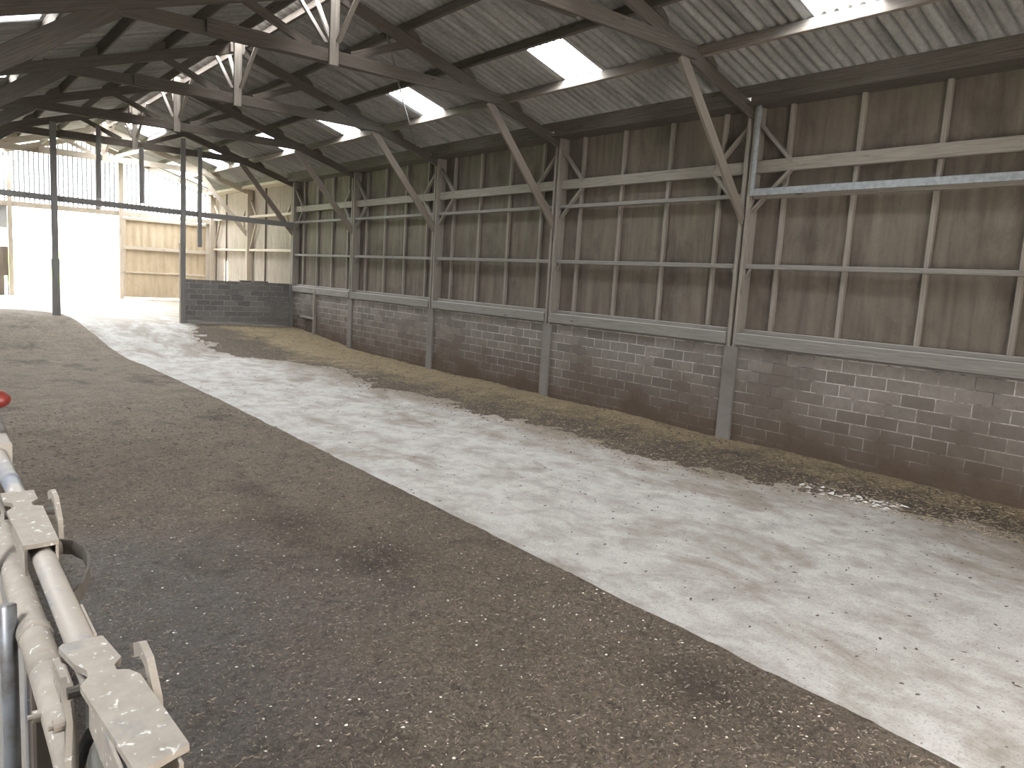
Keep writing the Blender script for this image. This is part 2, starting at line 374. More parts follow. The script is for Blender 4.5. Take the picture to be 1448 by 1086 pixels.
    def ball(s, c, rx, ry, rz, n=14):
        b = len(s.v); c = Vector(c); m = n // 2
        for i in range(m + 1):
            t = math.pi * i / m
            for k in range(n):
                a = 2 * math.pi * k / n
                s.v.append(c + Vector((rx * math.sin(t) * math.cos(a), ry * math.sin(t) * math.sin(a), rz * math.cos(t))))
        for i in range(m):
            for k in range(n):
                k2 = (k + 1) % n
                s.quad((b + i * n + k, b + (i + 1) * n + k, b + (i + 1) * n + k2, b + i * n + k2), [(0, 0)] * 4)
        return s
    def build(s, name, mat, parent=None, smooth=False):
        off = Vector((0, 0, 0))
        if parent is not None: off = Vector(parent['_o'])
        me = bpy.data.meshes.new(name)
        me.from_pydata([tuple(v - off) for v in s.v], [], s.f)
        if s.uv:
            u = me.uv_layers.new(name='UVMap'); k = 0
            flat = [c for face in s.uv for c in face]
            u.data.foreach_set('uv', [x for c in flat for x in c])
        me.materials.append(mat)
        if smooth: me.polygons.foreach_set('use_smooth', [True] * len(me.polygons))
        me.update()
        o = bpy.data.objects.new(name, me); C.objects.link(o)
        if parent is not None: o.parent = parent; o['_o'] = tuple(off)
        return o
def nparr(name, V, F, mat, kind=None, smooth=False):
    me = bpy.data.meshes.new(name); me.from_pydata(V.tolist() if hasattr(V, 'tolist') else V, [], F.tolist() if hasattr(F, 'tolist') else F)
    me.materials.append(mat)
    if smooth: me.polygons.foreach_set('use_smooth', [True] * len(me.polygons))
    me.update(); o = bpy.data.objects.new(name, me); C.objects.link(o)
    if kind: o['kind'] = kind
    return o
def tag(o, label, cat, group=None, kind=None):
    o['label'] = label; o['category'] = cat
    if group: o['group'] = group
    if kind: o['kind'] = kind
    return o
def thing(name, label, cat, loc, group=None):
    o = bpy.data.objects.new(name, None); C.objects.link(o); o.empty_display_size = 0.2
    o.location = loc; o['_o'] = tuple(loc)
    return tag(o, label, cat, group)
def struct(o, label, cat): return tag(o, label, cat, None, 'structure')
def copy_tree(o, parent=None):
    c = o.copy(); C.objects.link(c)
    if parent is not None: c.parent = parent
    for ch in list(o.children): copy_tree(ch, c)
    return c
ORD = ['first', 'second', 'third', 'fourth', 'fifth', 'sixth', 'seventh', 'eighth']

# ------------------------------------------------------------------ floor and ground
def grid(x0, x1, y0, y1, nx, ny, zfun):
    xs = np.linspace(x0, x1, nx); ys = np.linspace(y0, y1, ny)
    V = [(x, y, zfun(x, y)) for y in ys for x in xs]
    F = [(j * nx + i, j * nx + i + 1, (j + 1) * nx + i + 1, (j + 1) * nx + i) for j in range(ny - 1) for i in range(nx - 1)]
    return V, F
V, F = grid(-3.7, 10.9, -3.1, 35.2, 60, 150, floor_z)
fl = nparr('floor', V, F, M['floor'], 'structure', True)
struct(fl, 'pale worn concrete floor running the length of the barn', 'floor')
V, F = grid(-60, 70, 35.2, 48, 2, 2, lambda x, y: 0.745)
struct(nparr('ground', V, F, M['yard'], 'structure'), 'bright dry yard outside the far doorway', 'ground')
V, F = grid(-30, 40, -40, -3.1, 2, 2, lambda x, y: -0.02)
struct(nparr('ground', V, F, M['yard'], 'structure'), 'unseen yard outside the added near doorway, behind the viewer', 'ground')  # unseen yard added along with the near doorway
def field(x, y): return 0.745 + max(0, y - 48) * 0.012
V, F = grid(-120, 140, 48, 260, 8, 12, field)
tag(nparr('grass', V, F, M['grass'], 'stuff'), 'sunlit green grass seen beyond the far doorway', 'grass', kind='stuff')

def fn(x, y, s, seed=0.0): return mnoise.noise((x * s + seed, y * s + seed * 1.7, seed))
EDGE = [(-4, 4.32), (14, 4.30), (18.6, 4.2), (23.3, 3.78), (26.4, 3.55), (27.3, 3.1)]
def edge_x(y):
    for (a, xa), (b, xb) in zip(EDGE, EDGE[1:]):
        if y <= b: return xa + (xb - xa) * (y - a) / (b - a)
    return EDGE[-1][1]
def litter():
    V = []; F = []; nx = 74
    ys = list(np.arange(-1.0, 9.0, 0.055)) + list(np.arange(9.0, 27.6, 0.11)); ny = len(ys)
    for y in ys:
        xe = edge_x(y) + 0.02 * fn(0, y, 1.6, 3.1) + 0.012 * fn(0, y, 7, 1.1)
        for i in range(nx):
            x = 0.36 + (xe - 0.36) * i / (nx - 1)
            e = min((xe - x) / 0.05, 1.0); e2 = min(max((27.6 - y) / 1.6, 0), 1)
            h = 0.026 + 0.016 * fn(x, y, 1.1) + 0.013 * fn(x, y, 4.5, 5) + 0.012 * fn(x, y, 13, 9)
            V.append((x, y, floor_z(x, y) + h * (0.15 + 0.85 * max(e, 0)) * e2 - 0.004 * (1 - e2)))
    F = [(j * nx + i, j * nx + i + 1, (j + 1) * nx + i + 1, (j + 1) * nx + i) for j in range(ny - 1) for i in range(nx - 1)]
    o = nparr('bedding_litter', V, F, M['litter'], 'stuff', True)
    return tag(o, 'dark trodden brown litter left of the straight concrete edge', 'litter', kind='stuff')
litter()
# ragged inner edge of the straw along the right wall (distance from the barn's left side)
SE = [(-3, 9.7), (2.2, 9.45), (3.4, 9.25), (4.7, 8.95), (6.0, 8.45), (7.1, 8.2), (9.4, 8.4), (11.0, 7.95), (13.4, 8.2), (14.4, 7.6), (15.6, 8.0), (17, 8.2), (18.9, 7.8), (20.0, 6.7), (21.5, 6.3), (23.0, 6.5), (24.6, 6.9), (25.5, 7.2)]
def straw_x(y):
    for (a, xa), (b, xb) in zip(SE, SE[1:]):
        if y <= b: return xa + (xb - xa) * (y - a) / (b - a)
    return SE[-1][1]
def straw_h(x, y):
    xe = straw_x(y) + 0.22 * fn(1, y, 1.1, 2.2) + 0.10 * fn(3, y, 4, 4.1)
    t = min(max((x - xe) / 0.9, -0.15), 1.0)
    up = min(max((x - 9.4) / 1.05, 0), 1) ** 1.5
    return xe, t * (0.035 + 0.02 * fn(x, y, 1.7, 8) + 0.014 * fn(x, y, 6, 3) + 0.012 * fn(x, y, 15, 6)) + 0.07 * up * (0.7 + 0.5 * fn(x, y, 0.9, 12))
def straw():
    V = []; nx = 48; ys = list(np.arange(-2.8, 12, 0.07)) + list(np.arange(12, 25.55, 0.12))
    for y in ys:
        xe = straw_x(y) - 0.5
        for i in range(nx):
            x = xe + (10.462 - xe) * i / (nx - 1)
            _, h = straw_h(x, y); h += (0.03 * min(fn(x, y, 2.6, 7), 0) + 0.02 * min(fn(x, y, 9, 2), 0)) * (1 if x < straw_x(y) + .7 else 0)
            V.append((x, y, floor_z(x, y) + h))
    ny = len(ys)
    F = [(j * nx + i, j * nx + i + 1, (j + 1) * nx + i + 1, (j + 1) * nx + i) for j in range(ny - 1) for i in range(nx - 1)]
    o = nparr('straw_bedding', V, F, M['straw'], 'stuff', True)
    return tag(o, 'golden straw strewn along the foot of the right block wall', 'straw', kind='stuff')
straw()

def scatter(name, label, cat, mat, pts, kind_shape, smin, smax):
    Vs = []; Fs = []; b = 0
    for (x, y, z) in pts:
        a = random.random() * 6.283; s = smin + (smax - smin) * random.random() ** 2
        ca, sa = math.cos(a), math.sin(a)
        if kind_shape == 'grain':
            sx, sy, sz = s, s * (0.5 + 0.4 * random.random()), s * 0.35
            base = [(sx, 0, 0), (0, sy, 0), (-sx, 0, 0), (0, -sy, 0), (0, 0, sz), (0, 0, -sz)]
            fs = [(0, 1, 4), (1, 2, 4), (2, 3, 4), (3, 0, 4), (1, 0, 5), (2, 1, 5), (3, 2, 5), (0, 3, 5)]
        elif kind_shape == 'clod':
            base = [(s * (0.7 + .9 * random.random()) * math.cos(t), s * (0.3 + .5 * random.random()) * math.sin(t), 0) for t in np.arange(0, 6.2, 1.05)] + [(0, 0, s * (0.2 + .3 * random.random()))]
            fs = [(i, (i + 1) % 6, 6) for i in range(6)]
        else:
            w = 0.0014 + 0.0010 * random.random(); c = (random.random() - .5) * s * .6; t = random.random() * 0.35 * s
            base = [(-s, -w, 0), (-s, w, 0), (0, c - w, t * .6 + .004), (0, c + w, t * .6 + .004), (s, -w, t), (s, w, t), (0, c, t * .6 + .008)]
            fs = [(0, 2, 3, 1), (2, 4, 5, 3), (0, 6, 2), (6, 4, 2), (1, 3, 6), (3, 5, 6)]
        for (px, py, pz) in base: Vs.append((x + px * ca - py * sa, y + px * sa + py * ca, z + pz))
        Fs += [tuple(i + b for i in f) for f in fs]; b += len(base)
    return tag(nparr(name, Vs, Fs, mat, 'stuff'), label, cat, kind='stuff')
def litter_pts(n, ymax=16, pw=2.0, xm=4.25):
    out = []
    for _ in range(n):
        y = 0.9 + (ymax - 0.9) * random.random() ** pw; x = 0.4 + (min(edge_x(y), xm) - 0.45) * random.random()
        h = 0.026 + 0.016 * fn(x, y, 1.1) + 0.013 * fn(x, y, 4.5, 5) + 0.012 * fn(x, y, 13, 9)
        out.append((x, y, floor_z(x, y) + h))
    return out
def straw_pts(n, ymin=0.5, ymax=25):
    out = []
    for _ in range(n):
        y = ymin + (ymax - ymin) * random.random() ** 1.5; x0 = straw_x(y) - 0.25; x = x0 + (10.4 - x0) * random.random()
        _, h = straw_h(x, y); out.append((x, y, floor_z(x, y) + max(h, 0.003)))
    return out
pts = litter_pts(2300, 13, 1.6)
for cx, cy, sx, sy, n in ((4.05, 3.75, 0.28, 0.35, 80), (3.4, 3.9, 0.45, 0.55, 55), (3.3, 6.4, 0.7, 0.9, 60), (2.6, 7.8, 0.8, 1.0, 55)):
    for _ in range(n):
        x, y = random.gauss(cx, sx), random.gauss(cy, sy)
        if 0.5 < x < 4.25: pts.append((x, y, 0.034))
scatter('spilt_grain', 'pale grains and chaff flecks scattered over the brown litter', 'grain', M['flecks'], pts, 'grain', 0.004, 0.013)
scatter('loose_stalks', 'short dry stalks lying over the brown litter', 'straw', M['stalk'], litter_pts(16000, 12, 1.6), 'stalk', 0.005, 0.022)
scatter('dung_clods', 'small dark clods lying on the brown litter', 'clods', M['clod'], litter_pts(9000, 14, 1.6), 'clod', 0.005, 0.030)
cp = []
for _ in range(2600):
    y = 1 + 23 * random.random() ** 1.4; a, b_ = edge_x(y), straw_x(y); x = b_ - (b_ - a) * random.random() ** 2.2; cp.append((x, y, floor_z(x, y) + 0.002))
scatter('dirt_crumbs', 'dark crumbs of dirt dotted over the pale concrete', 'dirt', M['clod'], cp, 'clod', 0.005, 0.022)
scatter('straw_stalks', 'loose golden stalks on top of the straw by the right wall', 'straw', M['goldstalk'], straw_pts(11000), 'stalk', 0.012, 0.05)
scatter('straw_clods', 'dark clods mixed into the straw by the right wall', 'clods', M['clod'], straw_pts(1500), 'clod', 0.012, 0.04)
gp = [(x, y, z + 0.008) for x, y, z in straw_pts(420, 0.5, 14)]
scatter('wall_grain', 'pale grains scattered in the straw by the right wall', 'grain', M['flecks'], gp, 'grain', 0.006, 0.016)
lp = []
for _ in range(110):
    t = random.random(); y = 3.9 + 1.25 * t; x = 9.2 - 0.12 * t + random.gauss(0, 0.09); _, h = straw_h(x, y); lp.append((x, y, floor_z(x, y) + max(h, 0) + 0.004))
scatter('lime_lumps', 'white lime lumps spilt at the edge of the concrete below the nearest wall bay', 'lime', M['lime'], lp, 'clod', 0.012, 0.045)

# ------------------------------------------------------------------ walls
w = MB().box(10.47, 10.66, -3.0, YK(4), -0.3, 1.62).build('wall_right', M['block'])
struct(w, 'long muck-stained block wall below the timber framing', 'wall')
w = MB().box(10.675, 10.70, -3.0, YK(4) + 0.05, 1.62, 5.37).build('wall_right_boarding', M['board'])
struct(w, 'dusty brown fibre boarding above the long block wall', 'wall')

PITCH = 0.168; AMP = 0.033
def corr_wall(name, mat, a0, a1, along, fixed, zlo, zhi, holes=(), pitch=PITCH, amp=AMP):
    """upright corrugated sheeting; along = 'x' or 'y'; zhi may be a function"""
    n = int((a1 - a0) / pitch * 8) + 1; aa = np.linspace(a0, a1, n); V = []; F = []
    brk = sorted({0.0, 1.0})
    zb = sorted({h[2] for h in holes} | {h[3] for h in holes})
    rows = 2 + len(zb)
    for a in aa:
        off = amp * math.sin(2 * math.pi * a / pitch); zt = zhi(a) if callable(zhi) else zhi; zl = zlo(a) if callable(zlo) else zlo
        for z in [zl] + zb + [zt]:
            V.append((fixed + off, a, z) if along == 'y' else (a, fixed + off, z))
    for i in range(n - 1):
        am = (aa[i] + aa[i + 1]) / 2
        for r in range(rows - 1):
            z0 = V[i * rows + r][2]; z1 = V[i * rows + r + 1][2]; zm = (z0 + z1) / 2
            if any(h[0] < am < h[1] and h[2] < zm < h[3] for h in holes): continue
            A = i * rows + r; F.append((A, A + rows, A + rows + 1, A + 1))
    return nparr(name, V, F, mat, None, True)
o = corr_wall('wall_right_sheeting', M['sheet'], YK(4) + 0.06, GY + 0.05, 'y', 10.70, 0.2, 5.37, [(33.22, 33.62, 1.6, 2.56)])
struct(o, 'beige corrugated sheeting of the two end bays beyond the block partition', 'wall')
# far gable
ztop = lambda x: min(SHEET(x) - 0.03, 9)
o = corr_wall('wall_back', M['gableclear'], -3.5, 10.66, 'x', GY + 0.09, 4.3, ztop, pitch=0.163)
struct(o, 'glowing translucent corrugated gable above the far doorway', 'wall')
mb = MB().box(-3.5, 2.97, GY + 0.02, GY + 0.07, 3.30, 4.3)
struct(mb.build('wall_back_panel', M['greypanel']), 'pale grey sheet above the gap left of the far doorway', 'wall')
mb = MB().box(2.92, 2.97, GY + 0.02, GY + 0.07, 0.6, 2.6).box(-3.5, 2.82, GY + 0.02, GY + 0.07, 0.6, 2.6).box(2.8, 2.94, GY + 0.02, GY + 0.07, 1.5, 2.6)
struct(mb.build('wall_back_hoarding', M['darkpanel']), 'dark brown hoarding low down left of the far doorway', 'wall')
mb = MB().box(10.24, 10.70, GY + 0.02, GY + 0.08, 0.5, 4.3)
struct(mb.build('wall_back_return', M['sheet']), 'narrow beige strip between the tan door and the corner post', 'wall')
struct(MB().box(-3.65, -3.5, -3.0, GY + 0.1, -0.2, 4.30).build('wall_left', M['board']), 'unseen boarded wall raised to shut out light from the feed side', 'wall')  # unseen wall, built full height to keep side light out
struct(MB().box(-3.65, 1.6, -3.15, -3.0, -0.3, 7.0).box(5.6, 10.7, -3.15, -3.0, -0.3, 5.4).box(1.6, 5.6, -3.15, -3.0, 2.7, 7.2).box(5.6, 10.0, -3.15, -3.0, 5.4, 6.2).build('wall_front', M['board']), 'boarded near gable behind the viewer, with a doorway added to light the near end', 'wall')  # unseen doorway added to bring light to the near end

# ------------------------------------------------------------------ gable timbers
def single(name, label, cat, mat, mb, group=None, smooth=False): return tag(mb.build(name, mat, None, smooth), label, cat, group)
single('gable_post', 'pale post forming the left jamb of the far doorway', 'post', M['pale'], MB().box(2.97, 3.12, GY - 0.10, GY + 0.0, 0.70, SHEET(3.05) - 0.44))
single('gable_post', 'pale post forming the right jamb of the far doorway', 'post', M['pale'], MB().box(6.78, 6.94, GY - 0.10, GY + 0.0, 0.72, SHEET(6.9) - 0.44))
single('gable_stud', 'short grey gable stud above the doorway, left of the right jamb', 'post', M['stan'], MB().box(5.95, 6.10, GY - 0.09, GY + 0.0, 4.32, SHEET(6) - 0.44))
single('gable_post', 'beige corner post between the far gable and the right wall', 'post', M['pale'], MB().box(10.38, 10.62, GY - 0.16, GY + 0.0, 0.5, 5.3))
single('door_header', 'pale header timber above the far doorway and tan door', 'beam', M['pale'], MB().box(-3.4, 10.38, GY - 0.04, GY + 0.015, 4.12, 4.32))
for s_, lab in ((1, 'pale sloping rafter along the right half of the far gable'), (-1, 'sloping rafter along the left half of the far gable')):
    single('gable_rafter', lab, 'rafter', M['pale'], MB().beam((XC, GY - 0.04, RAFT(XC) + 0.02), (XC + s_ * 5.1, GY - 0.04, RAFT(XC + 5.1) + 0.02), 0.07, 0.2))
d = thing('door_1', 'closed tan sheeted door right of the bright far doorway', 'door', (6.94, GY + 0.02, 0.78)); d['kind'] = 'structure'
o = corr_wall('door_sheet', M['door'], 6.95, 10.24, 'x', GY + 0.03, 1.86, 4.10, pitch=0.30, amp=0.016)
for v in o.data.vertices: v.co -= Vector(d['_o'])
o.parent = d
MB().box(6.94, 10.24, GY - 0.01, GY + 0.05, 0.82, 1.84).build('kick_panel', M['door'], d)
MB().box(6.94, 10.24, GY - 0.05, GY - 0.01, 1.83, 1.89).build('door_rail', M['pale'], d)
MB().box(6.94, 10.24, GY - 0.06, GY - 0.0, 2.80, 2.94).build('door_rail', M['pale'], d)
MB().box(6.94, 10.24, GY - 0.06, GY - 0.0, 3.99, 4.10).build('door_rail', M['pale'], d)
MB().box(6.94, 7.02, GY - 0.05, GY - 0.0, 0.82, 4.1).build('door_stile', M['pale'], d)

# ------------------------------------------------------------------ right wall posts
def post(k, label, base=-0.15):
    y = YK(k) - 0.02
    r = thing('wall_post', label, 'post', (10.54, y, 0), 'double posts along the right wall')
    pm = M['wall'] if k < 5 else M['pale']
    zc = 1.60
    if k < 4:
        MB().box(XP, 10.665, y + 0.03, y + 0.085, zc, 5.36).build('plank', pm, r)
        MB().box(XP, 10.665, y - 0.085, y - 0.03, zc, 5.36).build('plank', pm, r)
        MB().box(XP + 0.0, 10.60, y - 0.135, y + 0.125, base, zc).build('pillar', M['pillar'], r)
        for s_ in (1, -1):
            MB().beam((XP + 0.10, y + s_ * 0.09, 2.70), (XP + 0.10, y + s_ * 0.17, 2.845), 0.05, 0.03).build('bracket', pm, r)
    else:
        MB().box(XP, 10.665, y + 0.02, y + 0.10, base + 0.2, 5.36).build('plank', pm, r)
        MB().box(XP, 10.665, y - 0.10, y - 0.02, base + 0.2, 5.36).build('plank', pm, r)
    return r
for k in range(0, 6):
    lab = ['double wall post nearest the camera, galvanised strip on its near side', 'second double wall post from the camera along the right wall',
           'third double wall post from the camera along the right wall', 'fourth double wall post, next before the block partition',
           'dark double post at the right end of the block partition', 'beige double post between the two corrugated end bays'][k]
    post(k, lab)

# ------------------------------------------------------------------ timber framing of each wall bay
def bay_frame(k, label, near=False, sheet=False):
    """framing between post k (far side at larger y) and the next post; y0 is the nearer post"""
    y0, y1 = YK(k), YK(k + 1); a, b_ = y0 + 0.075, y1 - (0.115 if k < 5 else 0.19)
    wm, sm = (M['wall'], M['sill']) if not sheet else (M['pale'], M['pale'])
    r = thing('timber_wall_frame', label, 'wall framing', (10.56, (y0 + y1) / 2, 1.6), 'framing of the right wall bays')
    if not sheet:
        MB().box(XP - 0.02, 10.60, a, b_, 1.635, 1.82).build('sill_beam', sm, r)
        MB().box(10.56, 10.665, a, b_, 1.82, 1.885).build('sole_plate', sm, r)
        # ragged mortar bead pressed out under the sill
        n = 60; pts = [(10.445 + 0.012 * random.random(), a + (b_ - a) * i / n, 1.628 - 0.014 * random.random() - 0.015 * abs(fn(0, a + i * .08, 1.0, k))) for i in range(n + 1)]
        MB().tube(pts, 0.013, 6).build('mortar_bead', M['pillar'], r)
        for d_ in (0.62, 1.74, 2.87, 3.98): MB().box(10.595, 10.668, y0 + d_ - 0.035, y0 + d_ + 0.035, 1.885, 5.36).build('stud', wm, r)
        MB().box(10.50, 10.60, a, b_, 4.345, 4.53).build('wide_rail', wm, r)
        MB().box(10.485, 10.595, a, b_, 2.855, 2.925).build('mid_rail', sm, r)
        if near:
            MB().box(10.40, 10.50, a - 0.02, b_, 4.025, 4.09).box(10.40, 10.415, a - 0.02, b_, 3.985, 4.03).build('galvanised_rail', M['galv'], r)['label'] = 'bright galvanised channel rail'
            MB().box(10.505, 10.595, a, b_, 3.94, 4.02).build('upper_rail', wm, r)
        else:
            MB().box(10.475, 10.595, a, b_, 3.965, 4.03).build('upper_rail', sm, r)
        for s_, yp in ((1, y0 + 0.07), (-1, y1 - (0.11 if k < 5 else 0.19))):
            MB().beam((10.53, yp, 5.10), (10.53, yp + s_ * 0.62, 4.47), 0.05, 0.085, (1, 0, 0)).build('corner_brace', wm, r)
            MB().beam((10.53, yp + s_ * 0.62, 4.37), (10.53, yp, 3.76), 0.05, 0.085, (1, 0, 0)).build('corner_brace', wm, r)
    else:
        MB().box(10.60, 10.655, (y0 + y1) / 2 + 0.74 - 0.03, (y0 + y1) / 2 + 0.74 + 0.03, 0.4, 5.36).build('stud', M['truss'], r)
        MB().box(10.50, 10.62, a, b_, 2.99, 3.08).build('mid_rail', wm, r)
        MB().box(10.50, 10.62, a, b_, 4.27, 4.36).build('upper_rail', wm, r)
        for s_, yp in ((1, y0 + 0.07), (-1, y1 - (0.11 if k < 5 else 0.19))):
            MB().beam((10.56, yp, 4.95), (10.56, yp + s_ * 0.62, 4.36), 0.05, 0.085, (1, 0, 0)).build('corner_brace', wm, r)
            MB().beam((10.56, yp + s_ * 0.75, 4.27), (10.56, yp, 3.08), 0.05, 0.085, (1, 0, 0)).build('corner_brace', wm, r)
    MB().box(10.20, 10.28, a, b_, 5.370, 5.448).build('head_rail', M['truss'] if not sheet else wm, r)
    MB().box(10.20, 10.673, a - .07, b_ + .11, 5.352, 5.370).build('added_soffit_board', M['truss'] if not sheet else wm, r)  # board added to close off light above the wall top
    return r
labs = {-1: 'grey timber framing of the nearest wall bay, with a bright galvanised rail', 0: 'timber framing of the wall bay between the first and second posts',
        1: 'timber framing of the wall bay between the second and third posts', 2: 'timber framing of the wall bay between the third and fourth posts',
        3: 'timber framing of the narrow-looking wall bay next to the block partition', 4: 'beige framing of the corrugated bay just behind the block partition',
        5: 'beige framing of the corrugated bay in the far right corner'}
for k in range(-1, 6):
    r = bay_frame(k, labs[k], k == -1, k >= 4)
    if k == -1: MB().box(XP - 0.03, XP + 0.01, YK(0) - 0.175, YK(0) - 0.115, 4.06, 5.40).build('galvanised_strip', M['galv'], r)['label'] = 'upright galvanised strip against the post'

# hatch in the block wall beside the partition
h = thing('wall_hatch', 'small boarded hatch in the block wall beside the partition', 'hatch', (10.43, 24.2, 0.3))
MB().box(10.425, 10.465, 23.72, 24.80, 0.83, 1.60).build('hatch_board', M['block'], h)
MB().box(10.38, 10.465, 23.58, 23.70, 0.18, 1.78).build('frame_post', M['wall'], h)
MB().box(10.40, 10.465, 23.72, 24.80, 0.78, 0.84).build('hatch_ledge', M['sill'], h)
MB().box(10.44, 10.468, 23.72, 24.40, 0.30, 0.77).build('recess_shade_slab', M['clod'], h)  # flat dark slab painted as the shade of the opening

# ------------------------------------------------------------------ block partition
zt_ = 1.88
p = thing('block_partition', 'low grey concrete-block partition jutting out from the right wall', 'partition', (8.6, YK(4), 0.3))
MB().box(6.88, 10.44, YK(4) - 0.02, YK(4) + 0.19, 0.05, zt_).build('blockwork', M['block2'], p)
n = 26; V = []; F = []
for i in range(n + 1):
    x = 6.95 + 3.45 * i / n; z0 = floor_z(x, YK(4)); o_ = 0.12 + 0.05 * fn(x, 0, 1.3, 3)
    V += [(x, YK(4) - 0.02, z0 + 0.10 + 0.03 * fn(x, 1, 2, 6)), (x, YK(4) - 0.02 - o_ * .6, z0 + 0.06), (x, YK(4) - 0.02 - o_, z0 - 0.02)]
for i in range(n):
    for r_ in range(2): A = i * 3 + r_; F.append((A, A + 1, A + 4, A + 3))
o = nparr('footing', V, F, M['pillar'], None, True)
for v in o.data.vertices: v.co -= Vector(p['_o'])
o.parent = p; o['label'] = 'rough concrete fillet at the foot'
MB().box(10.35, 10.47, YK(4) - 0.15, YK(4) - 0.03, 0.15, 1.86).build('end_post', M['stan'], p)
single('loose_board', 'longer dark board lying flat on the partition, nearest the wall', 'board', M['truss'], MB().box(9.15, 9.62, YK(4) + 0.0, YK(4) + 0.17, zt_, zt_ + 0.045))
single('loose_board', 'dark board lying on the partition left of another board', 'board', M['truss'], MB().box(8.70, 9.06, YK(4) + 0.0, YK(4) + 0.17, zt_, zt_ + 0.045))

# ------------------------------------------------------------------ cross frame on the partition line
y4 = YK(4)
single('cross_beam', 'grey beam spanning the barn above the block partition line', 'beam', M['stan'], MB().beam((0.45, y4 - 0.12, 4.05), (10.42, y4 - 0.12, 3.90), 0.07, 0.165))
s1 = thing('stanchion', 'tall dark steel-grey stanchion standing in the light of the far doorway', 'post', (3.3, y4 - 0.21, 0.5))
MB().box(3.20, 3.40, y4 - 0.29, y4 - 0.165, 0.45, 2.3).build('lower_post', M['stan'], s1)
MB().box(3.22, 3.38, y4 - 0.28, y4 - 0.165, 2.3, 6.1).build('upper_post', M['stan'], s1)
s2 = thing('stanchion', 'tall grey stanchion at the left end of the block partition', 'post', (6.79, y4 - 0.2, 0.4))
MB().box(6.72, 6.86, y4 - 0.26, y4 - 0.165, 0.35, 6.2).build('upper_post', M['stan'], s2)
MB().box(6.685, 6.72, y4 - 0.26, y4 - 0.165, 0.35, 3.0).build('edge_strip', M['pale'], s2)
for x, z0, z1, lab in ((4.45, 4.13, 6.2, 'thin hanger between the cross beam and truss, next to the dark stanchion'), (5.6, 4.1, 5.75, 'thin hanger below the middle of the truss above the far doorway'), (7.3, 2.92, 6.0, 'hanger that ends in mid-air to the right of the partition stanchion')):
    single('hanger_post', lab, 'hanger', M['stan'], MB().box(x - 0.06, x + 0.06, y4 - 0.25, y4 - 0.165, z0, z1))

# ------------------------------------------------------------------ roof trusses
def truss(y, label, m=None, mb_=None, mw=None):
    t = thing('roof_truss', label, 'roof truss', (XC, y, 5.7), 'timber roof trusses')
    m = m or M['truss']; mb_ = mb_ or M['brace']; mw = mw or M['wall']; P_ = lambda x, z, dy=0: (XC + x, y + dy, z)
    for s_ in (1, -1):
        rl_ = 5.14 if s_ == 1 else 6.0
        MB().beam(P_(0, RAFT(XC) - 0.105), P_(s_ * rl_, RAFT(XC + rl_) - 0.105), 0.058, 0.195).build('rafter', m, t)
        MB().beam(P_(s_ * 0.36, 5.93), P_(s_ * 1.50, 6.40), 0.05, 0.13).build('strut', m, t)
        if s_ == 1: MB().beam(P_(5.02, 3.60), P_(3.20, 5.74), 0.052, 0.165).build('knee_brace', mb_, t)
        else: MB().beam(P_(-5.85, 3.83), P_(-3.12, 5.80), 0.052, 0.27).build('knee_brace', m, t)
        for px in PURL[:3]:
            a = XC + px
            ol = [(s_ * (px + 0.03), RAFT(a) + 0.14), (s_ * (px + 0.22), RAFT(a + 0.22) + 0.11), (s_ * (px + 0.30), RAFT(a + 0.3) + 0.06), (s_ * (px + 0.33), RAFT(a + 0.33) - 0.0), (s_ * (px + 0.03), RAFT(a) - 0.0)]
            ol = [(XC + x, z) for x, z in ol]
            if s_ == 1: ol = ol[::-1]
            MB().prism_y(ol, y - 0.028, y + 0.028).build('cleat', m, t)
    MB().beam(P_(-1.95, 5.845, -0.058), P_(3.42, 5.815, -0.058), 0.055, 0.2).build('tie_beam', m, t)
    MB().beam(P_(-3.42, 5.815, 0.058), P_(1.2, 5.845, 0.058), 0.055, 0.2).build('tie_beam', m, t)
    MB().box(XC - 0.08, XC + 0.08, y - 0.138, y - 0.088, 5.69, 7.02).build('king_post', mw, t)
    MB().box(XC - 0.14, XC + 0.15, y - 0.088, y - 0.03, 6.74, 7.0).build('apex_plate', mw, t)
    for (x, dy, x2, dy2) in ((0.05, -0.16, 0.16, -0.95), (-0.05, 0.07, -0.15, 0.95), (0.06, 0.07, 0.15, 0.9)):
        MB().beam(P_(x, 6.05, dy), P_(x2, 6.93, dy2), 0.045, 0.075, (1, 0, 0)).build('ridge_brace', mw, t)
    MB().box(-0.62, -0.38, y + 0.03, y + 0.085, -0.1, 4.9).build('post', M['wall'], t)
    MB().box(-0.62, -0.38, y - 0.085, y - 0.03, -0.1, 4.9).build('post', M['wall'], t)
    return t
tlabs = ['first timber roof truss from the camera, its apex above the picture', 'second timber roof truss from the camera, king post at top centre left', 'third timber roof truss from the camera, with V struts at its king post',
         'fourth timber roof truss from the camera, the last dark one before the stanchions', 'fifth roof truss, directly above the stanchions and block partition', 'pale truss nearest the far gable, its daylight painted into the timber']
t0 = truss(YK(0), tlabs[0])
truss(YK(5), tlabs[5], M['pale'], M['pale'], M['pale'])  # daylight on this truss is painted in with pale timber
for k in range(1, 5):
    c = copy_tree(t0); c.location.y = YK(k); c['label'] = tlabs[k]

